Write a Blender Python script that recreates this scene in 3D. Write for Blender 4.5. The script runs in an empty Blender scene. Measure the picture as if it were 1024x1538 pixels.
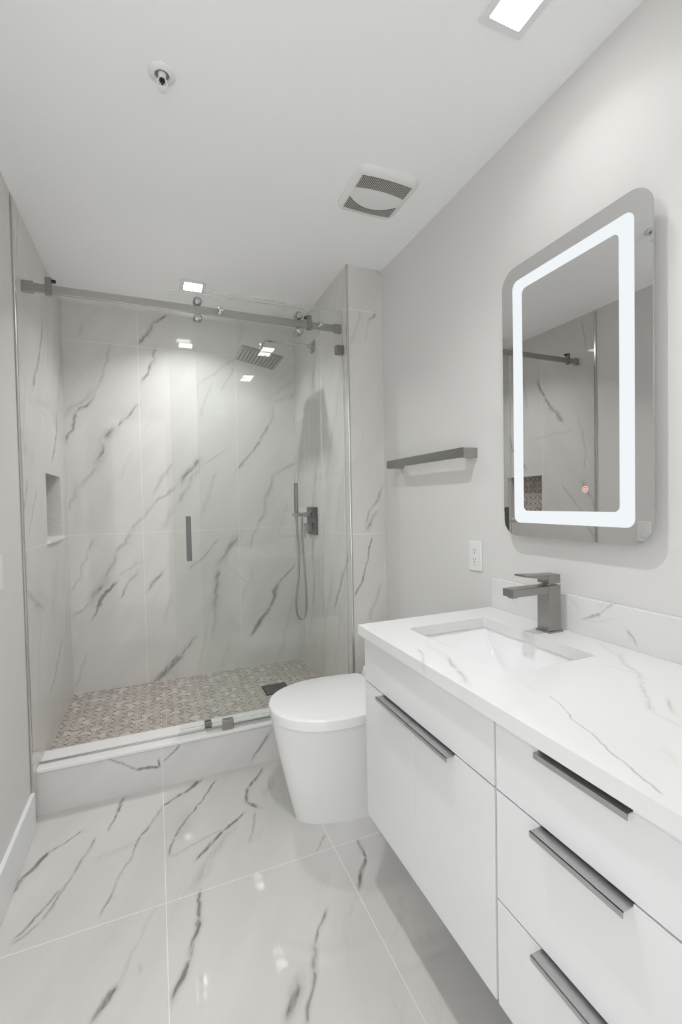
import bpy, bmesh, math, random
from mathutils import Vector, Matrix
C = bpy.context.scene.collection
scene = bpy.context.scene
random.seed(4)

# ------------------------------------------------------------------ camera
cam_data = bpy.data.cameras.new('camera')
cam_data.sensor_fit = 'HORIZONTAL'
cam_data.sensor_width = 36.0
cam_data.lens = 677.4547 / 1024 * 36.0
cam_data.clip_start = 0.02
cam = bpy.data.objects.new('camera', cam_data)
C.objects.link(cam)
cam.matrix_world = Matrix(((0.9244881598876485, 0.02698328586292494, -0.3802545785544065, 0.0), (-0.3807237482573962, 0.014949751046846108, -0.924567970706576, 0.0), (-0.019263170569468187, 0.9995240903688499, 0.024094045570110797, 1.243692949721311), (0, 0, 0, 1)))
scene.camera = cam

# ------------------------------------------------------------------ light & exposure
WORLD = 2.8
world = bpy.data.worlds.new('world')
scene.world = world
world.use_nodes = True
world.node_tree.nodes['Background'].inputs[0].default_value = (0.885, 0.9, 0.91, 1)
world.node_tree.nodes['Background'].inputs[1].default_value = WORLD  # uniform fill that enters through the added doorway
scene.view_settings.view_transform = 'Standard'
scene.view_settings.look = 'None'
scene.view_settings.exposure = 0.40
scene.view_settings.gamma = 1.0
LAMP_POWER, LAMP_SPREAD = 1.1, 130.0
LAMP_STRENGTH = 16
MIRROR_STRENGTH = 0.72
LAMPS = [(0.83, 0.85, 0.5), (0.22, 2.577, 4.6), (0.83, 0.06, 0.6), (0.24, 0.85, 4.0)]   # x, y, relative power
scene.cycles.max_bounces = 14
scene.cycles.diffuse_bounces = 6
scene.cycles.glossy_bounces = 8
scene.cycles.transparent_max_bounces = 24
scene.cycles.sample_clamp_indirect = 12.0

# ------------------------------------------------------------------ room measures
XL, XR = -0.4696, 1.1055
XS = 0.9096            # tiled face of the shower's right wall
YC, YB = 2.082, 3.012  # pier front, shower back wall
YF = -0.13             # wall behind the camera
H = 2.42
ZS = 0.1454            # shower floor
DX1, DZ = 0.15, 2.3     # doorway added behind the camera for fill light
ZC = 0.1885            # curb top

# ------------------------------------------------------------------ material helpers
def mat_new(name):
    m = bpy.data.materials.new(name)
    m.use_nodes = True
    return m, m.node_tree.nodes, m.node_tree.links, m.node_tree.nodes['Principled BSDF']

def plain(name, col, rough=0.4, metal=0.0, spec=0.5, noise=0.0, nscale=40.0, aniso=None, bump=0.0, coat=0.0):
    m, n, l, b = mat_new(name)
    b.inputs['Roughness'].default_value = rough
    b.inputs['Metallic'].default_value = metal
    b.inputs['Specular IOR Level'].default_value = spec
    b.inputs['Coat Weight'].default_value = coat
    b.inputs['Coat Roughness'].default_value = 0.03
    tc = n.new('ShaderNodeTexCoord')
    no = n.new('ShaderNodeTexNoise')
    no.inputs['Scale'].default_value = nscale
    no.inputs['Detail'].default_value = 3
    if aniso:
        mp = n.new('ShaderNodeMapping')
        mp.inputs['Scale'].default_value = aniso
        l.new(tc.outputs['Object'], mp.inputs['Vector'])
        l.new(mp.outputs[0], no.inputs['Vector'])
    else:
        l.new(tc.outputs['Object'], no.inputs['Vector'])
    r = n.new('ShaderNodeMapRange')
    r.inputs['To Min'].default_value = 1 - noise
    r.inputs['To Max'].default_value = 1 + noise
    l.new(no.outputs[0], r.inputs['Value'])
    mx = n.new('ShaderNodeVectorMath')
    mx.operation = 'SCALE'
    mx.inputs[0].default_value = col
    l.new(r.outputs[0], mx.inputs['Scale'])
    l.new(mx.outputs[0], b.inputs['Base Color'])
    if bump:
        bp = n.new('ShaderNodeBump')
        bp.inputs['Strength'].default_value = bump
        bp.inputs['Distance'].default_value = 0.002
        l.new(no.outputs[0], bp.inputs['Height'])
        l.new(bp.outputs[0], b.inputs['Normal'])
    return m

def math_node(n, l, op, a, b=None, c=None, clamp=False):
    k = n.new('ShaderNodeMath')
    k.operation = op
    k.use_clamp = clamp
    for i, v in enumerate((a, b, c)):
        if v is None: continue
        if isinstance(v, (int, float)): k.inputs[i].default_value = v
        else: l.new(v, k.inputs[i])
    return k.outputs[0]

def marble(name, axes, veins, base, vein_col, grout_u=(), grout_v=(), grout_col=(0.8, 0.79, 0.77),
           rough=0.05, warp=0.03, fine=0.010, grout_w=0.0012, cloud=0.07, spec=0.3, gen=0.10, gen_scale=1.6, ang=0.6, wscale=9.0):
    """Stone surface: veins are long spindles in the plane given by axes, roughened by noise."""
    m, n, l, b = mat_new(name)
    tc = n.new('ShaderNodeTexCoord')
    sep = n.new('ShaderNodeSeparateXYZ')
    l.new(tc.outputs['Object'], sep.inputs[0])
    idx = {'x': 0, 'y': 1, 'z': 2}
    U, V = sep.outputs[idx[axes[0]]], sep.outputs[idx[axes[1]]]
    cmb = n.new('ShaderNodeCombineXYZ')
    l.new(U, cmb.inputs[0]); l.new(V, cmb.inputs[1])
    P = cmb.outputs[0]
    def warp_by(src, scale, amt, detail):
        no = n.new('ShaderNodeTexNoise')
        no.inputs['Scale'].default_value = scale
        no.inputs['Detail'].default_value = detail
        l.new(tc.outputs['Object'], no.inputs['Vector'])
        s = n.new('ShaderNodeVectorMath'); s.operation = 'SUBTRACT'
        l.new(no.outputs['Color'], s.inputs[0]); s.inputs[1].default_value = (0.5, 0.5, 0.5)
        k = n.new('ShaderNodeVectorMath'); k.operation = 'MULTIPLY'
        l.new(s.outputs[0], k.inputs[0]); k.inputs[1].default_value = (amt * 2, amt * 2, 0)
        a = n.new('ShaderNodeVectorMath'); a.operation = 'ADD'
        l.new(src, a.inputs[0]); l.new(k.outputs[0], a.inputs[1])
        return a.outputs[0]
    W = warp_by(P, wscale, warp, 3)
    W = warp_by(W, 32.0, fine * 0.7, 4)
    acc = None
    def vmath(op, a_, b_=None):
        k_ = n.new('ShaderNodeVectorMath'); k_.operation = op
        l.new(a_, k_.inputs[0])
        if b_ is not None: k_.inputs[1].default_value = b_
        return k_
    for (x0, y0, x1, y1, w, st) in veins:
        # distance to the vein's line, in units of its half width
        w = max(w, 0.002) * 0.85
        mp = n.new('ShaderNodeMapping')
        mp.vector_type = 'TEXTURE'
        L = math.hypot(x1 - x0, y1 - y0)
        mp.inputs['Location'].default_value = ((x0 + x1) / 2, (y0 + y1) / 2, 0)
        mp.inputs['Rotation'].default_value = (0, 0, math.atan2(y1 - y0, x1 - x0))
        mp.inputs['Scale'].default_value = (w, w, 1)
        l.new(W, mp.inputs['Vector'])
        v = vmath('ABSOLUTE', mp.outputs[0])
        v = vmath('MULTIPLY', v.outputs[0], (0.35, 1, 1))      # long tapering ends
        v = vmath('SUBTRACT', v.outputs[0], (max(L / 2 - w * 1.2, 0) / w * 0.35, 0, 0))
        v = vmath('MAXIMUM', v.outputs[0], (0, 0, 0))
        v = vmath('LENGTH', v.outputs[0])
        v = math_node(n, l, 'MULTIPLY_ADD', v.outputs['Value'], -st, st)
        acc = v if acc is None else math_node(n, l, 'MAXIMUM', acc, v)
    if acc is not None: acc = math_node(n, l, 'MAXIMUM', acc, 0.0)
    # streaky break-up of the veins
    mp = n.new('ShaderNodeMapping')
    sa = sum(math.sin(2 * math.atan2(v_[3] - v_[1], v_[2] - v_[0])) for v_ in veins)
    ca = sum(math.cos(2 * math.atan2(v_[3] - v_[1], v_[2] - v_[0])) for v_ in veins)
    ang = 0.5 * math.atan2(sa, ca)                 # mean run of the veins
    mp.vector_type = 'TEXTURE'
    mp.inputs['Rotation'].default_value = (0, 0, ang + 0.12)
    mp.inputs['Scale'].default_value = (1 / 10, 1 / 75, 1)
    l.new(W, mp.inputs['Vector'])
    st = n.new('ShaderNodeTexNoise')
    st.inputs['Scale'].default_value = 1.0
    st.inputs['Detail'].default_value = 5
    l.new(mp.outputs[0], st.inputs['Vector'])
    k = n.new('ShaderNodeMapRange')
    k.inputs['From Min'].default_value = 0.32; k.inputs['From Max'].default_value = 0.68
    k.inputs['To Min'].default_value = 0.35; k.inputs['To Max'].default_value = 1.25
    l.new(st.outputs[0], k.inputs['Value'])
    if acc is not None:
        core = n.new('ShaderNodeMapRange')
        core.interpolation_type = 'SMOOTHSTEP'
        core.inputs['From Min'].default_value = 0.38; core.inputs['From Max'].default_value = 0.75
        l.new(acc, core.inputs['Value'])
        soft = math_node(n, l, 'MULTIPLY', acc, 0.55)
        both = math_node(n, l, 'MULTIPLY_ADD', core.outputs[0], 0.55, soft)
        veinmask = math_node(n, l, 'MULTIPLY', both, k.outputs[0])
    else:
        veinmask = None
    # faint generic veining of the stone
    mp2 = n.new('ShaderNodeMapping')
    mp2.vector_type = 'TEXTURE'
    mp2.inputs['Rotation'].default_value = (0, 0, ang)
    mp2.inputs['Scale'].default_value = (1 / 0.45, 1 / 2.4, 1)
    l.new(W, mp2.inputs['Vector'])
    no2 = n.new('ShaderNodeTexNoise')
    no2.inputs['Scale'].default_value = gen_scale
    no2.inputs['Detail'].default_value = 6
    no2.inputs['Roughness'].default_value = 0.6
    l.new(mp2.outputs[0], no2.inputs['Vector'])
    d = math_node(n, l, 'SUBTRACT', no2.outputs[0], 0.5)
    d = math_node(n, l, 'ABSOLUTE', d)
    mr = n.new('ShaderNodeMapRange')
    mr.inputs['From Min'].default_value = 0.0; mr.inputs['From Max'].default_value = 0.012
    mr.inputs['To Min'].default_value = gen; mr.inputs['To Max'].default_value = 0.0
    l.new(d, mr.inputs['Value'])
    no3 = n.new('ShaderNodeTexNoise')
    no3.inputs['Scale'].default_value = 2.6
    no3.inputs['Detail'].default_value = 2
    l.new(tc.outputs['Object'], no3.inputs['Vector'])
    patch = n.new('ShaderNodeMapRange')
    patch.inputs['From Min'].default_value = 0.5; patch.inputs['From Max'].default_value = 0.62
    l.new(no3.outputs[0], patch.inputs['Value'])
    g2 = math_node(n, l, 'MULTIPLY', mr.outputs[0], patch.outputs[0])
    mask = g2 if veinmask is None else math_node(n, l, 'MAXIMUM', g2, veinmask)
    mask = math_node(n, l, 'MINIMUM', mask, 1.0)
    # cloudy base
    no4 = n.new('ShaderNodeTexNoise')
    no4.inputs['Scale'].default_value = 3.0
    no4.inputs['Detail'].default_value = 4
    l.new(mp2.outputs[0], no4.inputs['Vector'])
    cr = n.new('ShaderNodeMapRange')
    cr.inputs['To Min'].default_value = 1 - cloud * 2; cr.inputs['To Max'].default_value = 1 + cloud
    l.new(no4.outputs[0], cr.inputs['Value'])
    bc = n.new('ShaderNodeVectorMath'); bc.operation = 'SCALE'
    bc.inputs[0].default_value = base
    l.new(cr.outputs[0], bc.inputs['Scale'])
    mix = n.new('ShaderNodeMix'); mix.data_type = 'RGBA'
    l.new(mask, mix.inputs['Factor'])
    l.new(bc.outputs[0], mix.inputs[6])
    mix.inputs[7].default_value = (*vein_col, 1)
    col = mix.outputs[2]
    gm = None
    for src, lst in ((U, grout_u), (V, grout_v)):
        for c in lst:
            e = math_node(n, l, 'COMPARE', src, float(c), grout_w)
            gm = e if gm is None else math_node(n, l, 'MAXIMUM', gm, e)
    if gm is not None:
        mg = n.new('ShaderNodeMix'); mg.data_type = 'RGBA'
        l.new(gm, mg.inputs['Factor'])
        l.new(col, mg.inputs[6])
        mg.inputs[7].default_value = (*grout_col, 1)
        col = mg.outputs[2]
    l.new(col, b.inputs['Base Color'])
    b.inputs['Roughness'].default_value = rough
    b.inputs['Specular IOR Level'].default_value = spec
    return m

def mosaic(name, axes, s=0.046, off=(0, 0)):
    """Basketweave stone mosaic: pairs of bricks, small dark dots in the corners, pale grout."""
    m, n, l, b = mat_new(name)
    tc = n.new('ShaderNodeTexCoord')
    sep = n.new('ShaderNodeSeparateXYZ')
    l.new(tc.outputs['Object'], sep.inputs[0])
    idx = {'x': 0, 'y': 1, 'z': 2}
    u = math_node(n, l, 'MULTIPLY_ADD', sep.outputs[idx[axes[0]]], 1 / s, 40 + off[0])
    v = math_node(n, l, 'MULTIPLY_ADD', sep.outputs[idx[axes[1]]], 1 / s, 40 + off[1])
    i = math_node(n, l, 'FLOOR', u); j = math_node(n, l, 'FLOOR', v)
    fu = math_node(n, l, 'FRACT', u); fv = math_node(n, l, 'FRACT', v)
    par = math_node(n, l, 'MODULO', math_node(n, l, 'ADD', i, j), 2.0)
    def mixv(f, a, c):
        k = n.new('ShaderNodeMix'); k.data_type = 'FLOAT'
        l.new(f, k.inputs[0]); l.new(a, k.inputs[2]); l.new(c, k.inputs[3])
        return k.outputs[0]
    a = mixv(par, fu, fv)
    c = mixv(par, fv, fu)
    a2 = math_node(n, l, 'MULTIPLY', a, 2.0)
    kk = math_node(n, l, 'FLOOR', a2)
    fa = math_node(n, l, 'FRACT', a2)
    ea = math_node(n, l, 'ABSOLUTE', math_node(n, l, 'SUBTRACT', fa, 0.5))
    ec = math_node(n, l, 'ABSOLUTE', math_node(n, l, 'SUBTRACT', c, 0.5))
    g1 = math_node(n, l, 'GREATER_THAN', ea, 0.44)
    g2 = math_node(n, l, 'GREATER_THAN', ec, 0.465)
    grout = math_node(n, l, 'MAXIMUM', g1, g2)
    du = math_node(n, l, 'GREATER_THAN', math_node(n, l, 'ABSOLUTE', math_node(n, l, 'SUBTRACT', fu, 0.5)), 0.38)
    dv = math_node(n, l, 'GREATER_THAN', math_node(n, l, 'ABSOLUTE', math_node(n, l, 'SUBTRACT', fv, 0.5)), 0.38)
    dot = math_node(n, l, 'MULTIPLY', du, dv)
    cmb = n.new('ShaderNodeCombineXYZ')
    l.new(i, cmb.inputs[0]); l.new(j, cmb.inputs[1]); l.new(kk, cmb.inputs[2])
    wn = n.new('ShaderNodeTexWhiteNoise')
    l.new(cmb.outputs[0], wn.inputs['Vector'])
    ramp = n.new('ShaderNodeValToRGB')
    ramp.color_ramp.interpolation = 'CONSTANT'
    cols = [(0.0, (0.414, 0.360, 0.306)), (0.22, (0.450, 0.405, 0.351)), (0.42, (0.360, 0.324, 0.288)), (0.6, (0.432, 0.387, 0.360)),
            (0.76, (0.324, 0.297, 0.270)), (0.88, (0.55, 0.51, 0.47))]
    while len(ramp.color_ramp.elements) < len(cols): ramp.color_ramp.elements.new(0.5)
    for e, (pos, cc) in zip(ramp.color_ramp.elements, cols):
        e.position = pos; e.color = (*cc, 1)
    l.new(wn.outputs['Value'], ramp.inputs[0])
    m1 = n.new('ShaderNodeMix'); m1.data_type = 'RGBA'
    l.new(grout, m1.inputs['Factor']); l.new(ramp.outputs[0], m1.inputs[6]); m1.inputs[7].default_value = (0.62, 0.59, 0.55, 1)
    m2 = n.new('ShaderNodeMix'); m2.data_type = 'RGBA'
    l.new(dot, m2.inputs['Factor']); l.new(m1.outputs[2], m2.inputs[6]); m2.inputs[7].default_value = (0.13, 0.11, 0.095, 1)
    l.new(m2.outputs[2], b.inputs['Base Color'])
    b.inputs['Roughness'].default_value = 0.45
    return m

def glass_mat(name, tint, edge=False):
    m = bpy.data.materials.new(name)
    m.use_nodes = True
    n, l = m.node_tree.nodes, m.node_tree.links
    n.clear()
    out = n.new('ShaderNodeOutputMaterial')
    geo = n.new('ShaderNodeNewGeometry')
    ior = n.new('ShaderNodeMix'); ior.data_type = 'FLOAT'
    l.new(geo.outputs['Backfacing'], ior.inputs[0])
    ior.inputs[2].default_value = 1.5; ior.inputs[3].default_value = 1 / 1.5
    fr = n.new('ShaderNodeFresnel')
    l.new(ior.outputs[0], fr.inputs['IOR'])
    tr = n.new('ShaderNodeBsdfTransparent'); tr.inputs['Color'].default_value = (*tint, 1)
    gl = n.new('ShaderNodeBsdfGlossy'); gl.inputs['Roughness'].default_value = 0.12 if edge else 0.0
    mx = n.new('ShaderNodeMixShader')
    if edge: mx.inputs[0].default_value = 0.35
    else: l.new(fr.outputs[0], mx.inputs[0])
    if edge:
        df = n.new('ShaderNodeBsdfDiffuse'); df.inputs['Color'].default_value = (0.80, 0.84, 0.82, 1)
        m2 = n.new('ShaderNodeMixShader'); m2.inputs[0].default_value = 0.5
        l.new(tr.outputs[0], m2.inputs[1]); l.new(df.outputs[0], m2.inputs[2])
        l.new(m2.outputs[0], mx.inputs[1])
    else: l.new(tr.outputs[0], mx.inputs[1])
    l.new(gl.outputs[0], mx.inputs[2])
    l.new(mx.outputs[0], out.inputs['Surface'])
    return m

def emit_mat(name, col, strength):
    m = bpy.data.materials.new(name)
    m.use_nodes = True
    n, l = m.node_tree.nodes, m.node_tree.links
    n.clear()
    out = n.new('ShaderNodeOutputMaterial')
    e = n.new('ShaderNodeEmission')
    e.inputs['Color'].default_value = (*col, 1); e.inputs['Strength'].default_value = strength
    l.new(e.outputs[0], out.inputs['Surface'])
    return m

VEINS = {
 'back': [(-0.226,2.197,-0.263,2.021,0.012,0.55),(-0.263,2.021,-0.316,1.88,0.012,0.55),(-0.316,1.88,-0.4,1.786,0.02,0.8),(-0.4,1.786,-0.459,1.626,0.02,0.8),(-0.314,1.927,-0.458,1.771,0.03,0.45),(-0.073,1.857,-0.197,1.714,0.02,0.7),(-0.197,1.714,-0.274,1.632,0.045,0.65),(-0.274,1.632,-0.306,1.478,0.045,0.65),(-0.306,1.478,-0.413,1.353,0.02,0.55),(-0.413,1.353,-0.461,1.219,0.02,0.55),(0.093,2.421,0.015,2.345,0.022,0.8),(0.015,2.345,-0.063,2.227,0.022,0.8),(0.026,2.205,0.016,2.131,0.022,0.75),(0.016,2.131,-0.059,1.995,0.022,0.75),(0.267,1.527,0.155,1.387,0.04,0.85),(0.103,1.5,-0.006,1.318,0.02,0.55),(0.123,1.362,-0.008,1.244,0.02,0.6),(-0.008,1.244,-0.142,1.093,0.02,0.6),(-0.142,1.093,-0.218,0.969,0.02,0.6),(0.107,1.217,0.034,1.086,0.03,0.45),(-0.143,1.077,-0.219,0.953,0.025,0.6),(-0.219,0.953,-0.287,0.806,0.025,0.6),(-0.287,0.806,-0.36,0.686,0.05,0.7),(-0.36,0.686,-0.455,0.602,0.014,0.6),(-0.223,0.788,-0.289,0.722,0.022,1.1),(-0.289,0.722,-0.334,0.647,0.022,1.1),(-0.334,0.647,-0.364,0.567,0.012,0.7),(-0.117,0.828,-0.216,0.679,0.016,0.7),(-0.07,0.906,-0.212,0.824,0.016,0.5),(-0.35,1.051,-0.385,0.916,0.014,0.55),(-0.385,0.916,-0.461,0.75,0.014,0.55),(0.027,0.825,-0.048,0.724,0.026,0.95),(0.226,0.398,0.118,0.285,0.025,0.7),(0.118,0.285,0.021,0.191,0.04,1.1),(0.021,0.191,-0.026,0.153,0.04,1.1),(-0.39,0.373,-0.457,0.191,0.014,0.45),(0.081,0.662,0.029,0.487,0.02,0.35),(0.492,2.178,0.296,2.028,0.016,0.5),(0.504,2.149,0.419,1.978,0.018,0.5),(0.567,2.408,0.525,2.29,0.016,0.5),(0.353,2.016,0.278,1.803,0.014,0.5),(0.751,1.891,0.73,1.764,0.02,0.55),(0.73,1.764,0.664,1.659,0.022,0.75),(0.664,1.659,0.514,1.479,0.022,0.75),(0.918,1.984,0.766,1.933,0.03,0.5),(0.925,2.089,0.711,1.938,0.03,0.4),(0.448,1.6,0.262,1.476,0.014,0.5),(0.262,1.476,0.136,1.254,0.035,0.55),(0.368,1.43,0.271,1.191,0.025,0.5),(0.944,1.659,0.907,1.515,0.025,0.6),(0.907,1.515,0.755,1.432,0.025,0.6),(0.741,1.432,0.67,1.163,0.03,0.6),(0.671,1.172,0.585,0.956,0.02,0.6),(0.374,1.015,0.196,0.829,0.016,0.6),(0.494,1.023,0.37,0.833,0.05,0.7),(0.37,0.833,0.342,0.557,0.05,0.7),(0.342,0.557,0.32,0.377,0.025,0.55),(0.891,0.809,0.77,0.689,0.02,0.7),(0.77,0.689,0.701,0.536,0.03,0.95),(0.701,0.536,0.57,0.362,0.03,0.95),(0.429,0.319,0.383,0.167,0.02,0.4),(0.213,0.379,0.139,0.329,0.02,0.5),(0.237,0.203,0.285,0.456,0.02,0.35),(0.866,0.57,0.763,0.189,0.02,0.4),(-0.115,1.561,-0.192,1.4,0.02,0.25),(-0.365,2.296,-0.377,2.229,0.015,0.35),(0.594,0.777,0.509,0.583,0.018,0.35),(0.834,1.217,0.773,1.037,0.02,0.4)],
 'left': [(2.511,2.099,2.45,1.962,0.03,0.8),(2.45,1.962,2.3,1.765,0.03,0.8),(2.161,1.763,2.113,1.551,0.016,0.55),(2.113,1.551,2.127,1.438,0.016,0.55),(2.789,1.73,2.771,1.625,0.03,0.75),(2.771,1.625,2.628,1.459,0.03,0.75),(2.955,2.054,2.857,1.814,0.02,0.55),(2.144,1.347,2.069,1.223,0.03,0.6),(2.069,1.223,2.021,1.144,0.03,0.6),(2.308,1.337,2.145,1.128,0.02,0.55),(2.65,2.17,2.61,1.915,0.016,0.5),(2.148,2.394,2.105,2.204,0.014,0.6),(2.058,1.977,2.021,1.82,0.014,0.45),(2.746,0.562,2.625,0.477,0.022,0.65),(2.625,0.477,2.422,0.378,0.022,0.65),(2.284,0.731,2.193,0.476,0.02,0.5),(2.048,0.931,2.362,0.78,0.02,0.5),(2.105,1.06,2.024,0.958,0.02,0.55),(3.033,1.478,2.914,1.172,0.02,0.5),(2.655,0.944,2.534,0.701,0.02,0.4),(2.234,1.691,2.542,1.668,0.016,0.35),(2.906,0.8,2.815,0.525,0.02,0.4)],
 'right': [(2.124,0.965,2.337,0.641,0.03,0.7),(2.206,1.838,2.262,1.687,0.02,0.5),(2.303,1.654,2.423,1.37,0.03,0.5),(2.521,1.611,2.668,1.217,0.04,0.6),(2.511,2.155,2.732,1.849,0.03,0.45),(2.172,1.426,2.282,1.109,0.025,0.45),(2.346,0.845,2.494,0.508,0.03,0.5),(2.628,0.847,2.791,0.346,0.03,0.55),(2.241,0.607,2.375,0.309,0.02,0.4),(2.187,2.393,2.27,2.254,0.02,0.35),(2.838,0.688,2.926,0.263,0.03,0.5)],
 'column': [(1.073,2.207,1.027,2.16,0.012,0.85),(1.027,2.16,1.01,2.061,0.01,0.4),(0.983,2.191,0.928,2.031,0.012,0.45),(1.091,1.328,0.991,1.114,0.016,0.6),(1.024,1.058,0.987,0.906,0.012,0.8),(0.987,0.906,0.932,0.765,0.012,0.8),(1.069,1.191,0.99,1.084,0.018,0.6),(0.985,1.589,0.945,1.419,0.01,0.25),(1.058,2.43,1.103,2.394,0.012,0.6),(1.065,0.8,1.004,0.633,0.02,0.5)],
 'floor': [(-0.287,1.962,-0.392,1.883,0.012,0.7),(-0.392,1.883,-0.447,1.788,0.018,1.1),(-0.447,1.788,-0.459,1.732,0.018,1.1),(-0.15,2.115,-0.178,2.015,0.02,0.9),(-0.178,2.015,-0.196,1.914,0.012,0.8),(-0.243,1.894,-0.291,1.734,0.012,0.65),(-0.291,1.734,-0.353,1.575,0.012,0.65),(-0.353,1.575,-0.404,1.524,0.012,0.65),(-0.32,1.684,-0.407,1.538,0.012,0.7),(-0.014,1.963,-0.08,1.84,0.014,0.8),(-0.08,1.84,-0.152,1.641,0.012,0.65),(-0.152,1.641,-0.183,1.519,0.012,0.65),(0.155,2.099,0.078,2.042,0.018,1.0),(0.078,2.042,-0.001,1.984,0.014,0.9),(0.216,2.072,0.124,1.929,0.012,0.75),(0.124,1.929,0.033,1.772,0.012,0.75),(0.033,1.772,0.012,1.685,0.012,0.75),(0.43,2.07,0.34,1.96,0.018,0.8),(0.34,1.96,0.315,1.866,0.018,0.8),(0.315,1.866,0.356,1.812,0.02,1.0),(0.295,1.805,0.203,1.738,0.016,0.9),(0.203,1.738,0.1,1.63,0.016,0.9),(0.243,1.739,0.136,1.614,0.03,0.5),(0.136,1.614,0.091,1.521,0.03,0.5),(0.189,1.744,0.018,1.676,0.012,0.5),(0.337,1.786,0.292,1.636,0.012,0.55),(0.101,1.492,0.086,1.395,0.016,0.9),(0.086,1.395,0.052,1.281,0.022,0.9),(0.052,1.281,0.011,1.191,0.022,0.9),(-0.03,1.499,-0.078,1.395,0.01,0.4),(-0.078,1.395,-0.126,1.288,0.01,0.4),(-0.126,1.288,-0.177,1.219,0.02,0.95),(0.445,1.265,0.382,1.182,0.012,0.7),(0.382,1.182,0.355,1.12,0.016,0.8),(0.355,1.12,0.302,1.006,0.014,0.8),(0.308,1.1,0.256,1.026,0.03,0.8),(0.657,1.486,0.642,1.408,0.014,0.9),(0.642,1.408,0.57,1.295,0.014,0.9),(0.55,1.562,0.492,1.5,0.01,0.6),(-0.086,1.821,-0.214,1.775,0.03,0.25),(0.462,1.972,0.408,1.895,0.03,0.45),(-0.075,1.313,-0.078,1.303,0.012,0.6)],
 'curb': [(-0.216,0.173,-0.105,0.103,0.012,0.7),(-0.105,0.103,-0.012,0.089,0.014,1.0),(-0.012,0.089,-0.014,0.125,0.01,0.9),(0.073,0.171,0.002,0.112,0.01,0.8),(0.48,0.134,0.388,0.02,0.02,0.75),(0.514,0.179,0.446,0.08,0.014,0.5)],
 'counter': [(0.614,0.99,0.572,0.899,0.01,0.7),(0.64,0.912,0.624,0.833,0.018,0.7),(0.624,0.833,0.591,0.762,0.018,0.7),(0.662,1.027,0.646,0.92,0.016,0.35),(0.7,0.641,0.66,0.566,0.004,0.8),(0.66,0.566,0.647,0.517,0.004,0.8),(0.647,0.517,0.609,0.433,0.004,1.0),(0.609,0.433,0.588,0.377,0.004,1.0),(1.029,0.752,0.925,0.625,0.016,0.6),(0.925,0.625,0.798,0.521,0.012,0.6),(0.798,0.521,0.787,0.477,0.01,0.5),(0.886,0.536,0.836,0.501,0.012,0.7),(0.932,0.71,0.948,0.659,0.012,0.4),(1.051,0.809,1.012,0.744,0.012,0.5),(0.702,0.733,0.689,0.666,0.012,0.25),(0.694,0.432,0.671,0.396,0.014,0.4)],
 'splash': [(0.899,0.898,0.846,0.93,0.01,0.9),(0.846,0.93,0.793,0.974,0.008,0.7),(0.855,0.958,0.836,0.945,0.008,0.7),(0.817,0.975,0.846,0.948,0.008,0.5),(0.776,0.907,0.75,0.875,0.007,0.8),(0.776,0.907,0.769,0.883,0.007,0.5),(0.929,0.953,0.907,0.929,0.008,0.5),(1.176,0.927,1.146,0.9,0.01,0.5),(0.886,0.897,0.799,0.927,0.006,0.4),(0.672,0.957,0.662,0.951,0.006,0.4)],
}

TILE = (0.68, 0.663, 0.64)
VEIN = (0.26, 0.243, 0.232)
GV = (1.0744, 2.2033)
M = {}
M['tile_back'] = marble('tile_back', 'xz', VEINS['back'], TILE, VEIN, (-0.073, 0.508), GV)
M['tile_left'] = marble('tile_left', 'yz', VEINS['left'], TILE, VEIN, (2.47,), GV, gen_scale=2.0, ang=1.25)
M['tile_right'] = marble('tile_right', 'yz', VEINS['right'], TILE, VEIN, (2.64,), GV, ang=1.0)
M['tile_column'] = marble('tile_column', 'xz', VEINS['column'], TILE, VEIN, (), GV, ang=1.0)
M['tile_curb'] = marble('tile_curb', 'xz', VEINS['curb'], (0.69, 0.675, 0.66), VEIN, (-0.002, 0.561), (), warp=0.012)
M['tile_floor'] = marble('tile_floor', 'xy', VEINS['floor'], (0.64, 0.626, 0.603), (0.20, 0.185, 0.175), (-0.002, 0.561), (0.36, 1.492), rough=0.012,
                         warp=0.02, fine=0.007, ang=0.8, spec=0.6)
M['quartz'] = marble('quartz', 'xy', VEINS['counter'], (0.74, 0.739, 0.733), (0.50, 0.46, 0.41), rough=0.12, warp=0.022, fine=0.009, cloud=0.02, gen=0.05)
M['quartz_splash'] = marble('quartz_splash', 'yz', VEINS['splash'], (0.74, 0.739, 0.733), (0.46, 0.44, 0.41), rough=0.15, warp=0.02, fine=0.008, cloud=0.02, gen=0.05)
M['solid_white'] = plain('solid_white', (0.80, 0.795, 0.785), 0.2, noise=0.02)
M['mosaic_floor'] = mosaic('mosaic_floor', 'xy')
M['mosaic_niche'] = mosaic('mosaic_niche', 'yz')
M['paint'] = plain('paint', (0.70, 0.69, 0.675), 0.65, noise=0.015, nscale=3)
M['ceiling_paint'] = plain('ceiling_paint', (0.93, 0.932, 0.935), 0.6, noise=0.01, nscale=3)
M['trim_white'] = plain('trim_white', (0.80, 0.80, 0.80), 0.3, noise=0.01)
M['nickel'] = plain('nickel', (0.42, 0.405, 0.39), 0.28, 1.0, noise=0.08, nscale=6, aniso=(3, 3, 60))
M['nickel_dark'] = plain('nickel_dark', (0.27, 0.26, 0.25), 0.3, 1.0, noise=0.08, nscale=6, aniso=(3, 3, 60))
M['rail_metal'] = plain('rail_metal', (0.38, 0.365, 0.35), 0.3, 1.0, noise=0.06, nscale=8, aniso=(3, 60, 60))
M['steel'] = plain('steel', (0.62, 0.60, 0.575), 0.2, 1.0, noise=0.06, nscale=8, aniso=(60, 3, 3))
M['chrome'] = plain('chrome', (0.55, 0.545, 0.54), 0.08, 1.0, noise=0.02)
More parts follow.
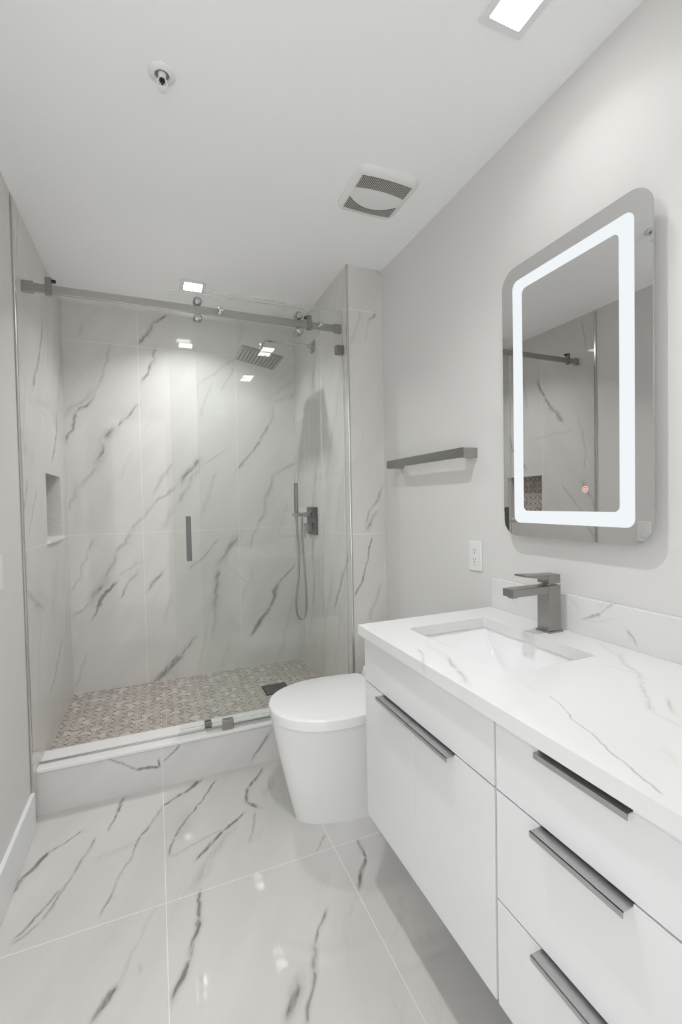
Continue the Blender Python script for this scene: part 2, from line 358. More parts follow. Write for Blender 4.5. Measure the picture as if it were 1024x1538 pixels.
M['faucet_metal'] = plain('faucet_metal', (0.36, 0.345, 0.33), 0.32, 1.0, noise=0.06, nscale=8, aniso=(40, 40, 3))
M['handle_dark'] = plain('handle_dark', (0.13, 0.128, 0.125), 0.35, 1.0, noise=0.06, nscale=8, aniso=(40, 40, 3))
M['handle_metal'] = plain('handle_metal', (0.52, 0.52, 0.52), 0.35, 0.9, noise=0.05, nscale=8, aniso=(40, 3, 40))
M['black_metal'] = plain('black_metal', (0.05, 0.05, 0.05), 0.25, 0.6, noise=0.05)
M['dark'] = plain('dark', (0.02, 0.02, 0.02), 0.7, noise=0.1)
M['gap_grey'] = plain('gap_grey', (0.22, 0.22, 0.22), 0.5, noise=0.03)
M['lacquer'] = plain('lacquer', (0.74, 0.744, 0.748), 0.12, noise=0.005, coat=0.3)
M['ceramic'] = plain('ceramic', (0.86, 0.86, 0.86), 0.07, noise=0.005, coat=0.4)
M['plastic_white'] = plain('plastic_white', (0.80, 0.80, 0.79), 0.3, noise=0.01)
M['vent_grille'] = plain('vent_grille', (0.07, 0.065, 0.063), 0.5, noise=0.2, nscale=60)
M['glass'] = glass_mat('glass', (0.975, 0.985, 0.978))
M['glass_edge'] = glass_mat('glass_edge', (0.72, 0.80, 0.76), True)
M['clear_seal'] = glass_mat('clear_seal', (0.80, 0.82, 0.80), True)
M['mirror'] = plain('mirror', (0.74, 0.735, 0.73), 0.0, 1.0, noise=0.0)
M['lamp'] = emit_mat('lamp', (1.0, 0.985, 0.96), LAMP_STRENGTH)
M['led'] = emit_mat('led', (0.93, 0.97, 1.0), MIRROR_STRENGTH)
M['touch_ring'] = emit_mat('touch_ring', (1.0, 0.55, 0.45), 0.9)
M['red_bulb'] = plain('red_bulb', (0.03, 0.02, 0.02), 0.2)

# ------------------------------------------------------------------ mesh helpers
class MB:
    def __init__(self): self.bm = bmesh.new()
    def _merge(self, b, mat, smooth):
        for f in b.faces: f.material_index = mat; f.smooth = smooth
        me = bpy.data.meshes.new('tmp'); b.to_mesh(me); b.free()
        self.bm.from_mesh(me); bpy.data.meshes.remove(me)
        return self
    def box(self, x0, x1, y0, y1, z0, z1, bev=0.0, mat=0, seg=2):
        b = bmesh.new()
        bmesh.ops.create_cube(b, size=1)
        bmesh.ops.scale(b, vec=(x1 - x0, y1 - y0, z1 - z0), verts=b.verts)
        bmesh.ops.translate(b, vec=((x0 + x1) / 2, (y0 + y1) / 2, (z0 + z1) / 2), verts=b.verts)
        if bev: bmesh.ops.bevel(b, geom=b.edges[:], offset=bev, segments=seg, profile=0.5, affect='EDGES')
        return self._merge(b, mat, False)
    def cyl(self, p0, p1, r, seg=24, r2=None, mat=0, bev=0.0):
        p0, p1 = Vector(p0), Vector(p1)
        d = p1 - p0
        b = bmesh.new()
        bmesh.ops.create_cone(b, cap_ends=True, segments=seg, radius1=r, radius2=r if r2 is None else r2, depth=d.length)
        if bev:
            es = [e for e in b.edges if len(e.link_faces) == 2 and any(len(f.verts) > 4 for f in e.link_faces)]
            bmesh.ops.bevel(b, geom=es, offset=bev, segments=2, profile=0.5, affect='EDGES')
        q = d.to_track_quat('Z', 'Y').to_matrix().to_4x4()
        bmesh.ops.transform(b, matrix=Matrix.Translation((p0 + p1) / 2) @ q, verts=b.verts)
        self._merge(b, mat, True)
        return self
    def tube(self, pts, r, seg=12, mat=0):
        pts = [Vector(p) for p in pts]
        b = bmesh.new()
        rings = []
        up = Vector((0, 0, 1))
        t0 = (pts[1] - pts[0]).normalized()
        nrm = t0.orthogonal().normalized()
        for i, p in enumerate(pts):
            t = (pts[min(i + 1, len(pts) - 1)] - pts[max(i - 1, 0)]).normalized()
            nrm = (nrm - t * nrm.dot(t)).normalized()
            bn = t.cross(nrm)
            rings.append([b.verts.new(p + (nrm * math.cos(a) + bn * math.sin(a)) * r) for a in [2 * math.pi * k / seg for k in range(seg)]])
        for A, B in zip(rings[:-1], rings[1:]):
            for k in range(seg): b.faces.new((A[k], A[(k + 1) % seg], B[(k + 1) % seg], B[k]))
        b.faces.new(rings[0][::-1]); b.faces.new(rings[-1])
        return self._merge(b, mat, True)
    def loft(self, rings, mat=0, smooth=True, cap0=True, cap1=True):
        b = bmesh.new()
        R = [[b.verts.new(p) for p in ring] for ring in rings]
        k = len(R[0])
        for A, B in zip(R[:-1], R[1:]):
            for i in range(k): b.faces.new((A[i], A[(i + 1) % k], B[(i + 1) % k], B[i]))
        if cap0: b.faces.new(R[0][::-1])
        if cap1: b.faces.new(R[-1])
        bmesh.ops.recalc_face_normals(b, faces=b.faces)
        return self._merge(b, mat, smooth)
    def quad(self, pts, mat=0):
        b = bmesh.new()
        b.faces.new([b.verts.new(p) for p in pts])
        return self._merge(b, mat, False)
    def build(self, name, mats, parent=None, origin=None, sharp=40):
        o_ = Vector(parent.location) if parent is not None and parent.parent is None else Vector((0, 0, 0))
        if parent is not None and parent.parent is not None: o_ = Vector(parent.parent.location)
        if origin is not None: o_ = Vector(origin)
        bmesh.ops.translate(self.bm, vec=-o_, verts=self.bm.verts)
        lim = math.radians(sharp)
        for e in self.bm.edges:
            if len(e.link_faces) == 2 and e.calc_face_angle(0.0) > lim: e.smooth = False
        me = bpy.data.meshes.new(name)
        self.bm.to_mesh(me); self.bm.free()
        for m in (mats if isinstance(mats, (list, tuple)) else [mats]):
            me.materials.append(M[m])
        ob = bpy.data.objects.new(name, me)
        C.objects.link(ob)
        if parent is not None: ob.parent = parent
        elif origin is not None: ob.location = o_
        return ob

def structure(ob): ob['kind'] = 'structure'; return ob
def tag(o, label, cat, group=None):
    o['label'] = label; o['category'] = cat
    if group: o['group'] = group
    return o
def thing(name, loc, label, cat, group=None):
    o = bpy.data.objects.new(name, None)
    o.empty_display_size = 0.05
    o.location = loc
    C.objects.link(o)
    return tag(o, label, cat, group)
def copy_tree(root, loc, label, group=None):
    r = root.copy(); C.objects.link(r); r.location = loc; r['label'] = label
    for ch in [o for o in C.objects if o.parent is root]:
        c = ch.copy(); C.objects.link(c); c.parent = r
        for g in [o for o in C.objects if o.parent is ch]:
            d = g.copy(); C.objects.link(d); d.parent = c
    return r
def rrect(u0, u1, v0, v1, r, n=8):
    pts = []
    for cx, cy, a0 in ((u1 - r, v1 - r, 0), (u0 + r, v1 - r, 90), (u0 + r, v0 + r, 180), (u1 - r, v0 + r, 270)):
        for k in range(n + 1):
            a = math.radians(a0 + 90 * k / n)
            pts.append((cx + r * math.cos(a), cy + r * math.sin(a)))
    return pts

# ------------------------------------------------------------------ room shell
structure(MB().box(XL - 0.1, XR + 0.1, YF - 0.1, YB + 0.1, -0.1, 0.0).build('floor', 'tile_floor'))
structure(MB().box(XL - 0.1, XR + 0.1, YF - 0.1, YB + 0.1, H, H + 0.1).build('ceiling', 'ceiling_paint'))
structure(MB().box(XL - 0.1, XL, YF - 0.1, 2.035, 0.0, H).build('wall_left', 'paint'))
structure(MB().box(XR, XR + 0.1, YF - 0.1, YB, 0.0, H).build('wall_right', 'paint'))
structure(MB().box(XL - 0.1, XR + 0.1, YB, YB + 0.1, 0.0, H).build('wall_back', 'tile_back'))
# tiled left wall of the shower with its niche (y 2.475..2.82, z 1.085..1.40)
NY0, NY1, NZ0, NZ1, ND = 2.475, 2.822, 1.085, 1.402, 0.085
w = MB()
w.box(XL - 0.1, XL, 2.035, NY0, 0, H); w.box(XL - 0.1, XL, NY1, YB, 0, H)
w.box(XL - 0.1, XL, NY0, NY1, 0, NZ0); w.box(XL - 0.1, XL, NY0, NY1, NZ1, H)
structure(w.build('wall_shower_left', 'tile_left'))
structure(MB().box(XL - 0.1, XL - ND, NY0, NY1, NZ0, NZ1).build('wall_niche_back', 'mosaic_niche'))
structure(MB().box(XL - ND, XL + 0.012, NY0 - 0.012, NY1 + 0.01, NZ0 - 0.014, NZ0 + 0.0005, 0.001).build('trim_1', 'solid_white'))
# tiled pier on the right of the shower
w = MB()
w.box(XS, XR, YC, YB, 0, H)
for f in w.bm.faces:
    f.material_index = 1 if abs(f.normal.x) > 0.5 else 0
structure(w.build('wall_shower_right', ['tile_column', 'tile_right']))
# wall behind the camera with a doorway added to let in even fill light
w = MB()
w.box(DX1, XR + 0.1, YF - 0.1, YF, 0, H); w.box(XL - 0.1, DX1, YF - 0.1, YF, DZ, H)
structure(w.build('wall_front', 'paint'))
w = MB()
w.box(DX1, DX1 + 0.07, YF, YF + 0.015, 0, DZ + 0.07, 0.003); w.box(XL, DX1, YF, YF + 0.015, DZ, DZ + 0.07, 0.003)
structure(w.build('trim_2', 'trim_white'))
w = MB(); w.box(XL, XL + 0.014, YF + 0.02, 2.03, 0, 0.15, 0.002)
structure(w.build('baseboard_left', 'trim_white'))
# metal tile edges, left wall and pier corner
structure(MB().box(XL, XL + 0.009, 2.03, 2.046, ZC * 0 + 0.0, 2.405, 0.003).build('trim_3', 'steel'))
structure(MB().box(XS - 0.004, XS + 0.006, YC - 0.004, YC + 0.006, 0.0, H, 0.002).build('trim_4', 'steel'))
# shower floor, curb
structure(MB().box(XL, XS, 2.27, YB, 0.0, ZS).build('shower_floor', 'mosaic_floor'))
w = MB(); w.box(XL, XS, 2.123, 2.27, 0.0, ZC - 0.014)
structure(w.build('shower_curb', 'tile_curb'))
structure(MB().box(XL, XS, 2.117, 2.275, ZC - 0.014, ZC, 0.002).build('curb_cap', 'solid_white'))

# ------------------------------------------------------------------ ceiling things
def downlight(x, y, label):
    t = thing('recessed_light', (x, y, H), label, 'ceiling light', 'square ceiling lights')
    a = MB()
    r0 = rrect(x - 0.066, x + 0.066, y - 0.066, y + 0.066, 0.006, 3)
    r1 = rrect(x - 0.046, x + 0.046, y - 0.046, y + 0.046, 0.003, 3)
    a.loft([[(u, v, H) for u, v in r0], [(u, v, H - 0.004) for u, v in r0], [(u, v, H - 0.006) for u, v in r1], [(u, v, H - 0.0005) for u, v in r1]], smooth=False, cap1=False)
    a.build('frame', 'trim_white', t)
    MB().box(x - 0.045, x + 0.045, y - 0.045, y + 0.045, H - 0.004, H - 0.001).build('diffuser', 'lamp', t)
    ld = bpy.data.lights.new('lamp', 'AREA')
    ld.shape = 'SQUARE'; ld.size = 0.06; ld.energy = LAMP_POWER * LAMPS[0][2]; ld.spread = math.radians(LAMP_SPREAD); ld.color = (0.975, 0.99, 1.0)
    lo_ = bpy.data.objects.new('lamp', ld); C.objects.link(lo_); lo_.parent = t; lo_.location = (0, 0, -0.0065)
    return t
first = downlight(LAMPS[0][0], LAMPS[0][1], 'bright square recessed ceiling light at the top edge above the mirror wall')
def more_light(i, label):
    r = copy_tree(first, (LAMPS[i][0], LAMPS[i][1], H), label)
    for c in C.objects:
        if c.parent is r and c.type == 'LIGHT':
            c.data = c.data.copy(); c.data.energy = LAMP_POWER * LAMPS[i][2]
more_light(1, 'bright square recessed ceiling light over the shower just above the rail')
more_light(2, 'bright square recessed ceiling light nearest the door by the mirror wall')
more_light(3, 'bright square recessed ceiling light in the middle of the bathroom ceiling')

# sprinkler
sx, sy = 0.049, 1.343
t = thing('fire_sprinkler', (sx, sy, H), 'small white and chrome fire sprinkler head hanging from ceiling', 'sprinkler')
a = MB()
def ring(r, z, n=32): return [(sx + r * math.cos(2 * math.pi * k / n), sy + r * math.sin(2 * math.pi * k / n), z) for k in range(n)]
a.loft([ring(0.036, H), ring(0.036, H - 0.002), ring(0.033, H - 0.005), ring(0.020, H - 0.007), ring(0.0185, H - 0.003), ring(0.0185, H - 0.001)], cap1=False)
a.build('escutcheon', 'plastic_white', t)
MB().loft([ring(0.0182, H - 0.0005), ring(0.0182, H - 0.002)]).build('recess', 'gap_grey', t)
MB().cyl((sx, sy, H - 0.001), (sx, sy, H - 0.016), 0.011, r2=0.009).build('body', 'plastic_white', t)
a = MB()
for s in (-1, 1):
    a.tube([(sx + s * 0.009, sy, H - 0.014), (sx + s * 0.0125, sy, H - 0.024), (sx + s * 0.010, sy, H - 0.036), (sx + s * 0.002, sy, H - 0.043)], 0.0022, 8)
a.build('frame_arms', 'plastic_white', t)
MB().cyl((sx, sy, H - 0.015), (sx, sy, H - 0.040), 0.003, 12).cyl((sx, sy, H - 0.015), (sx, sy, H - 0.021), 0.0075, 16).build('bulb', 'red_bulb', t)
MB().cyl((sx, sy, H - 0.042), (sx, sy, H - 0.0445), 0.013, 20, bev=0.0006).cyl((sx, sy, H - 0.0445), (sx, sy, H - 0.0475), 0.004, 12).build('deflector', 'plastic_white', t)

# exhaust fan
vx0, vx1, vy0, vy1 = 0.692, 0.938, 1.437, 1.683
t = thing('exhaust_fan', ((vx0 + vx1) / 2, (vy0 + vy1) / 2, H), 'white square ceiling exhaust fan cover with two curved dark grilles', 'exhaust fan')
a = MB()
r0 = rrect(vx0, vx1, vy0, vy1, 0.035, 8)
r1 = rrect(vx0 + 0.006, vx1 - 0.006, vy0 + 0.006, vy1 - 0.006, 0.03, 8)
r2 = rrect(vx0 + 0.02, vx1 - 0.02, vy0 + 0.02, vy1 - 0.02, 0.02, 8)
a.loft([[(u, v, H) for u, v in r0], [(u, v, H - 0.008) for u, v in r0], [(u, v, H - 0.014) for u, v in r1], [(u, v, H - 0.018) for u, v in r2]])
a.build('cover', 'plastic_white', t)
def grille(name, lo, hi, n=30):
    """slots between two curves lo(s), hi(s) across the cover, s = 0..1 along x"""
    back = MB(); bars = MB()
    zz = H - 0.0187
    N = 40
    xs = [vx0 + 0.022 + (vx1 - vx0 - 0.044) * i / N for i in range(N + 1)]
    b = bmesh.new()
    rows = [(b.verts.new((x, lo(i / N), zz)), b.verts.new((x, hi(i / N), zz)), b.verts.new((x, lo(i / N), zz + 0.0008)), b.verts.new((x, hi(i / N), zz + 0.0008))) for i, x in enumerate(xs)]
    for p, q in zip(rows[:-1], rows[1:]):
        b.faces.new((p[0], q[0], q[1], p[1])); b.faces.new((p[2], p[3], q[3], q[2]))
        b.faces.new((p[0], p[2], q[2], q[0])); b.faces.new((p[1], q[1], q[3], p[3]))
    bmesh.ops.recalc_face_normals(b, faces=b.faces)
    back._merge(b, 0, False)
    g = back.build(name, 'vent_grille', t)
    for i in range(n):
        s = (i + 0.5) / n
        x = vx0 + 0.022 + (vx1 - vx0 - 0.044) * s
        bars.box(x - 0.0012, x + 0.0012, lo(s) + 0.001, hi(s) - 0.001, zz - 0.0012, zz + 0.0002)
    bars.build('louvre', 'plastic_grey', g)
    return g
M['plastic_grey'] = plain('plastic_grey', (0.6, 0.57, 0.56), 0.4, noise=0.05)
arc = lambda s, d: d * (2 * s - 1) ** 2
grille('grille', lambda s: vy0 + 0.028 + 0.006 * (2 * s - 1) ** 2, lambda s: vy0 + 0.088 + 0.0 * s + arc(s, 0.012))
grille('grille', lambda s: vy1 - 0.050 - arc(s, 0.045), lambda s: vy1 - 0.024 - 0.006 * (2 * s - 1) ** 2)

# ------------------------------------------------------------------ left wall things
t = thing('light_switch', (XL, 1.735, 1.035), 'white light switch plate on the painted left wall', 'light switch')
MB().box(XL, XL + 0.006, 1.695, 1.773, 0.978, 1.092, 0.002).build('plate', 'plastic_white', t)
MB().box(XL + 0.006, XL + 0.009, 1.718, 1.750, 1.002, 1.068, 0.001).build('rocker', 'plastic_white', t)

# ------------------------------------------------------------------ shower glass
YFG, YSG, YR = 2.142, 2.197, 2.168     # fixed pane, sliding pane, rail
GT = 0.008
def pane(x0, x1, y, z0, z1, name, parent):
    a = MB()
    a.box(x0, x1, y - GT / 2, y + GT / 2, z0, z1)
    for f in a.bm.faces: f.material_index = 0 if abs(f.normal.y) > 0.5 else 1
    return a.build(name, ['glass', 'glass_edge'], parent)
t = fixed = thing('fixed_glass_panel', (0.55, YFG, ZC), 'fixed clear glass shower panel on the right beside the tiled pier', 'shower screen')
pane(0.19, XS - 0.003, YFG, ZC + 0.006, 2.21, 'pane', t)
MB().box(0.868, XS, YFG - 0.014, YFG + 0.014, 1.99, 2.035, 0.002).build('wall_clamp', 'nickel_dark', t)
a = MB(); a.box(0.30, XS - 0.003, YFG - 0.007, YFG + 0.007, ZC, ZC + 0.006, 0.001)
a.build('bottom_seal', 'clear_seal', t)
MB().box(0.262, 0.312, YFG - 0.014, YFG + 0.016, ZC, ZC + 0.045, 0.002).build('floor_clamp', 'nickel', t)

rail = thing('shower_rail', (0.22, YR, 2.125), 'long brushed nickel sliding door rail across the shower opening', 'shower rail')
RZ0, RZ1 = 2.113, 2.146
MB().box(XL + 0.03, XS - 0.03, YR - 0.006, YR + 0.006, RZ0, RZ1, 0.001).build('bar', 'rail_metal', rail)
for x0, x1 in ((XL, XL + 0.042), (XS - 0.042, XS)):
    MB().box(x0, x1, YR - 0.009, YR + 0.009, RZ0 - 0.006, RZ1 + 0.006, 0.002).build('end_bracket', 'nickel', rail)
for x in (-0.378, 0.738):
    s = MB().box(x - 0.012, x + 0.012, YR - 0.009, YR + 0.009, RZ0 - 0.008, RZ1 + 0.030, 0.0015).build('door_stop', 'nickel_dark', rail)
    sgn = 1 if x < 0 else -1
    MB().cyl((x + sgn * 0.012, YR, RZ1 + 0.018), (x + sgn * 0.026, YR, RZ1 + 0.018), 0.007, 16, bev=0.001).build('bumper', 'dark', s)
for x in (0.303, 0.790):
    MB().cyl((x, YFG - 0.018, 2.13), (x, YR - 0.0062, 2.13), 0.013, 28, bev=0.002).build('standoff_bolt', 'chrome', fixed)

door = thing('sliding_glass_door', (0.44, YSG, ZC), 'clear frameless sliding glass shower door hanging from the rail', 'shower door')
pane(0.078, 0.802, YSG, ZC + 0.012, 2.217, 'pane', door)
for x in (0.203, 0.685):
    for z, dz in ((RZ1 + 0.022, 0), (RZ0 - 0.021, 0)):
        wl = MB().cyl((x, YR - 0.010, z), (x, YSG - GT / 2, z), 0.0185, 32, bev=0.002).build('roller', 'nickel_dark', door)
        MB().cyl((x, YR - 0.014, z), (x, YR - 0.010, z), 0.014, 24, bev=0.001).build('roller_cap', 'chrome', wl)
a = MB()
a.box(0.127, 0.149, YSG - GT / 2 - 0.030, YSG - GT / 2 - 0.018, 0.983, 1.188, 0.001)
a.box(0.129, 0.147, YSG - GT / 2 - 0.020, YSG - GT / 2, 0.99, 1.008, 0.001)
a.box(0.129, 0.147, YSG - GT / 2 - 0.020, YSG - GT / 2, 1.163, 1.181, 0.001)
a.build('door_handle', 'handle_dark', door)
t = thing('door_guide', (0.203, YSG, ZC), 'small metal door guide block on the white curb under the glass', 'door guide')
MB().box(0.188, 0.218, YSG - 0.020, YSG - 0.006, ZC, ZC + 0.030, 0.0015).box(0.188, 0.218, YSG - 0.006, YSG + 0.014, ZC, ZC + 0.008, 0.0015).box(0.188, 0.218, YSG + 0.006, YSG + 0.014, ZC + 0.006, ZC + 0.030, 0.001).build('channel', 'nickel_dark', t)
tag(MB().box(XL + 0.002, XS - 0.003, 2.163, 2.171, ZC, ZC + 0.007, 0.001).build('threshold_strip', 'nickel'), 'thin metal threshold strip along the top of the white shower curb', 'threshold')

# ------------------------------------------------------------------ shower fittings
t = thing('rain_shower', (XS, 2.60, 2.18), 'square brushed metal rain shower head on a bent wall arm', 'shower head')
AY = 2.60
MB().box(XS - 0.008, XS, AY - 0.03, AY + 0.03, 2.145, 2.21, 0.002).build('flange', 'nickel', t)
hc = Vector((0.573, AY, 2.078)); tl = math.radians(10.5)
ux, uz = Vector((math.cos(tl), 0, -math.sin(tl))), Vector((math.sin(tl), 0, math.cos(tl)))
pts = [(XS - 0.004, AY, 2.178), (0.70, AY, 2.186), (0.635, AY, 2.188)]
for k in range(1, 9):
    a_ = math.radians(90 * k / 8)
    pts.append((0.635 - 0.045 * math.sin(a_), AY, 2.143 + 0.045 * math.cos(a_)))
pts.append(tuple(hc + uz * 0.016))
MB().tube(pts, 0.0105, 16).build('arm', 'chrome', t)
hd = MB(); S = 0.118
r0 = rrect(-S, S, -S, S, 0.006, 3)
hd.loft([[tuple(hc + ux * u + Vector((0, 1, 0)) * v + uz * z) for u, v in r0] for z in (-0.006, 0.006)], smooth=False)
hd = hd.build('head_plate', 'nickel_dark', t)
nz = MB()
for i in range(11):
    for j in range(11):
        c = hc + ux * (-0.1 + 0.02 * i) + Vector((0, -0.1 + 0.02 * j, 0)) - uz * 0.006
        nz.cyl(c, c - uz * 0.0025, 0.0035, 8, r2=0.0025)
nz.build('nozzles', 'dark', hd)
MB().cyl(hc + uz * 0.006, hc + uz * 0.03, 0.016, 20, bev=0.002).build('swivel', 'nickel', t)

vy, vz = 2.672, 1.125
t = thing('shower_valve', (XS, vy, vz), 'dark square shower valve plate with lever and hand shower holder', 'shower valve')
MB().box(XS - 0.012, XS, vy - 0.088, vy + 0.088, vz - 0.085, vz + 0.085, 0.002).build('plate', 'black_metal', t)
MB().box(XS - 0.055, XS - 0.012, vy - 0.025, vy + 0.025, vz - 0.065, vz - 0.015, 0.003).build('knob', 'nickel_dark', t)
MB().box(XS - 0.062, XS - 0.05, vy - 0.008, vy + 0.008, vz - 0.105, vz - 0.03, 0.002).build('lever', 'nickel', t)
MB().box(XS - 0.065, XS - 0.012, vy - 0.013, vy + 0.013, vz + 0.028, vz + 0.055, 0.003).cyl((XS - 0.065, vy, vz + 0.041), (XS - 0.088, vy, vz + 0.041), 0.011, 20).build('outlet_elbow', 'nickel', t)
MB().box(XS - 0.128, XS - 0.086, vy - 0.018, vy + 0.018, vz + 0.030, vz + 0.052, 0.003).build('holder', 'nickel', t)
wx = XS - 0.108
t = thing('hand_shower', (wx, vy, vz), 'slim round hand shower wand with long looping metal hose', 'hand shower')
MB().cyl((wx, vy, vz + 0.052), (wx, vy, vz + 0.235), 0.0125, 24, bev=0.002).build('wand', 'nickel_dark', t)
MB().cyl((wx, vy, vz + 0.029), (wx, vy, vz + 0.0), 0.010, 20, r2=0.007).build('hose_nut', 'nickel', t)
hp = []
x0h, x1h, zt_, zb_ = wx, XS - 0.062, vz + 0.0, 0.52
ctrl = [(wx, vy, vz + 0.002), (wx + 0.004, vy, vz - 0.08), (wx + 0.012, vy, vz - 0.2), (wx + 0.004, vy, vz - 0.36), (wx - 0.012, vy, vz - 0.47), (wx - 0.012, vy, vz - 0.55),
        (wx + 0.004, vy, vz - 0.598), (wx + 0.032, vy, vz - 0.602), (wx + 0.052, vy, vz - 0.55), (wx + 0.052, vy, vz - 0.40), (wx + 0.040, vy, vz - 0.2), (wx + 0.034, vy, vz - 0.07), (wx + 0.036, vy, vz + 0.025)]
cv = [Vector(c) for c in ctrl]
for i in range(len(cv) - 1):
    p0, p1, p2, p3 = cv[max(i - 1, 0)], cv[i], cv[i + 1], cv[min(i + 2, len(cv) - 1)]
    for k in range(6):
        s = k / 6
        hp.append(0.5 * ((2 * p1) + (p2 - p0) * s + (2 * p0 - 5 * p1 + 4 * p2 - p3) * s * s + (3 * p1 - p0 - 3 * p2 + p3) * s ** 3))
hp.append(cv[-1])
MB().tube(hp, 0.0065, 10).build('hose', 'nickel', t)

t = thing('floor_drain', (0.628, 2.587, ZS), 'dark square grated drain set in the mosaic shower floor', 'drain')
MB().box(0.556, 0.700, 2.515, 2.659, ZS, ZS + 0.002, 0.0005).build('tray', 'black_metal', t)
a = MB()
for k in range(12): a.box(0.562, 0.694, 2.521 + k * 0.0113, 2.521 + k * 0.0113 + 0.0065, ZS + 0.002, ZS + 0.0035)
a.build('grate', 'nickel_dark', t)

# ------------------------------------------------------------------ toilet
TY = 1.70
t = thing('toilet', (0.72, TY, 0), 'white skirted one-piece toilet with closed lid beside the vanity', 'toilet')
def dshape(xf, xb, hw, z, bulge=1.0, back=0.9, n=28, rb=0.03):
    """plan of the bowl: long rounded nose at xf, flat back at xb"""
    pts = []
    xm = xf + (xb - xf) * 0.58
    for k in range(n + 1):
        a = math.pi * (k / n) - math.pi / 2          # -90..90
        pts.append((xm - (xm - xf) * math.cos(a) ** 0.92 if math.cos(a) > 1e-6 else xm, TY + hw * math.copysign(abs(math.sin(a)) ** 0.92, math.sin(a)), z))
    hb = hw * back
    for k in range(1, 5): pts.append((xm + (xb - rb - xm) * k / 4, TY + hw + (hb - hw) * (k / 4) ** 1.6, z))
    for k in range(1, 5):
        a = math.radians(90 * k / 4)
        pts.append((xb - rb + rb * math.sin(a), TY + hb - rb + rb * math.cos(a), z))
    for k in range(0, 5):
        a = math.radians(90 * k / 4)
        pts.append((xb - rb + rb * math.cos(a), TY - hb + rb - rb * math.sin(a), z))
    for k in range(3, 0, -1): pts.append((xm + (xb - rb - xm) * k / 4, TY - hw - (hb - hw) * (k / 4) ** 1.6, z))
    return pts
a = MB()
lv = [(0.0, 0.478, 0.118), (0.012, 0.476, 0.120), (0.10, 0.455, 0.135), (0.20, 0.432, 0.153), (0.30, 0.412, 0.172), (0.37, 0.400, 0.186), (0.400, 0.397, 0.191), (0.408, 0.400, 0.188)]
a.loft([dshape(xf, XR - 0.012, hw, z, back=0.97) for z, xf, hw in lv])
a.build('bowl', 'ceramic', t, sharp=50)
a = MB()
a.loft([dshape(0.393, 0.845, 0.196, 0.411), dshape(0.390, 0.847, 0.199, 0.414), dshape(0.388, 0.847, 0.201, 0.438), dshape(0.388, 0.847, 0.201, 0.449), dshape(0.392, 0.844, 0.197, 0.455), dshape(0.402, 0.835, 0.187, 0.4575)])
a.build('lid', 'ceramic', t, sharp=22)
MB().loft([dshape(0.402, 0.84, 0.188, 0.4085), dshape(0.402, 0.84, 0.188, 0.411)]).build('lid_gap_shade', 'gap_grey', t)  # grey slab paints the dark shade line between bowl and lid
a = MB()
prof = [(0.852, 0.409), (0.872, 0.478), (0.885, 0.484), (XR - 0.012, 0.484), (XR - 0.012, 0.409)]
a.loft([[(x, TY + y, z) for x, z in prof] for y in (-0.182, 0.182)], smooth=False)
a.build('rear_housing', 'ceramic', t)

# ------------------------------------------------------------------ vanity
VY0, VY1, VXF, VB, VT = 0.285, 1.252, 0.585, 0.272, 0.83
DIV, SEAM, G1, G2 = 0.676, 0.971, 0.691, 0.4785
v = thing('vanity_cabinet', (0.85, 0.77, VB), 'white gloss wall-hung vanity cabinet with doors and dark edge pulls', 'vanity cabinet')
a = MB()
a.box(VXF + 0.020, XR - 0.001, VY0, VY0 + 0.018, VB, VT); a.box(VXF + 0.020, XR - 0.001, VY1 - 0.018, VY1, VB, VT)
a.box(VXF + 0.020, XR - 0.001, VY0, VY1, VB, VB + 0.018); a.box(XR - 0.012, XR - 0.001, VY0, VY1, VB, VT)
a.box(VXF + 0.020, XR - 0.001, DIV - 0.009, DIV + 0.009, VB, VT)
a.build('body', 'lacquer', v)
a = MB(); a.box(VXF + 0.021, VXF + 0.026, VY0 + 0.003, VY1 - 0.003, VB + 0.003, VT - 0.003)
a.build('gap_backing', 'gap_grey', v)  # grey sheet: metal profile colour and gap shade in one tone
def pull(parent, y0, y1, z, black=0.006, depth=0.022):
    """folded edge pull: a flat plate over the front's top edge with a down-turned lip"""
    b = MB()
    b.box(VXF - depth, VXF + 0.012, y0, y1, z - 0.0015, z + 0.0005)
    b.box(VXF - depth, VXF - depth + 0.0022, y0, y1, z - 0.009, z + 0.0005)
    return b.build('handle', 'handle_metal', parent)
def front(name, y0, y1, z0, z1, notch=None):
    b = MB()
    if notch:
        n0, n1, nz_ = notch
        b.box(VXF, VXF + 0.018, y0, y1, z0, nz_, 0.0008)
        if n0 - y0 > 0.002: b.box(VXF, VXF + 0.018, y0, n0, nz_, z1, 0.0004)
        if y1 - n1 > 0.002: b.box(VXF, VXF + 0.018, n1, y1, nz_, z1, 0.0004)
    else:
        b.box(VXF, VXF + 0.018, y0, y1, z0, z1, 0.0008)
    o = b.build(name, 'lacquer', v)
    if notch:
        MB().box(VXF + 0.008, VXF + 0.0195, n0, n1, nz_, z1).build('slot_shade', 'dark', o)  # near-black insert paints the shade inside the notch
    return o
g = 0.0018
front('fixed_panel', DIV + 0.003, VY1, G1 + g, VT - 0.001)
d1 = front('door', SEAM + 0.0006, VY1, VB, G1 - g, (SEAM + 0.002, 1.140, G1 - 0.006)); pull(d1, SEAM + 0.002, 1.140, G1 - 0.005)
d2 = front('door', DIV + 0.003, SEAM - 0.0006, VB, G1 - g, (0.803, SEAM - 0.001, G1 - 0.006)); pull(d2, 0.803, SEAM - 0.001, G1 - 0.005)
q = front('drawer', VY0, DIV - 0.003, G1 + g, VT - 0.001, (0.407, 0.570, VT - 0.014)); pull(q, 0.407, 0.570, VT - 0.0135, depth=0.012)
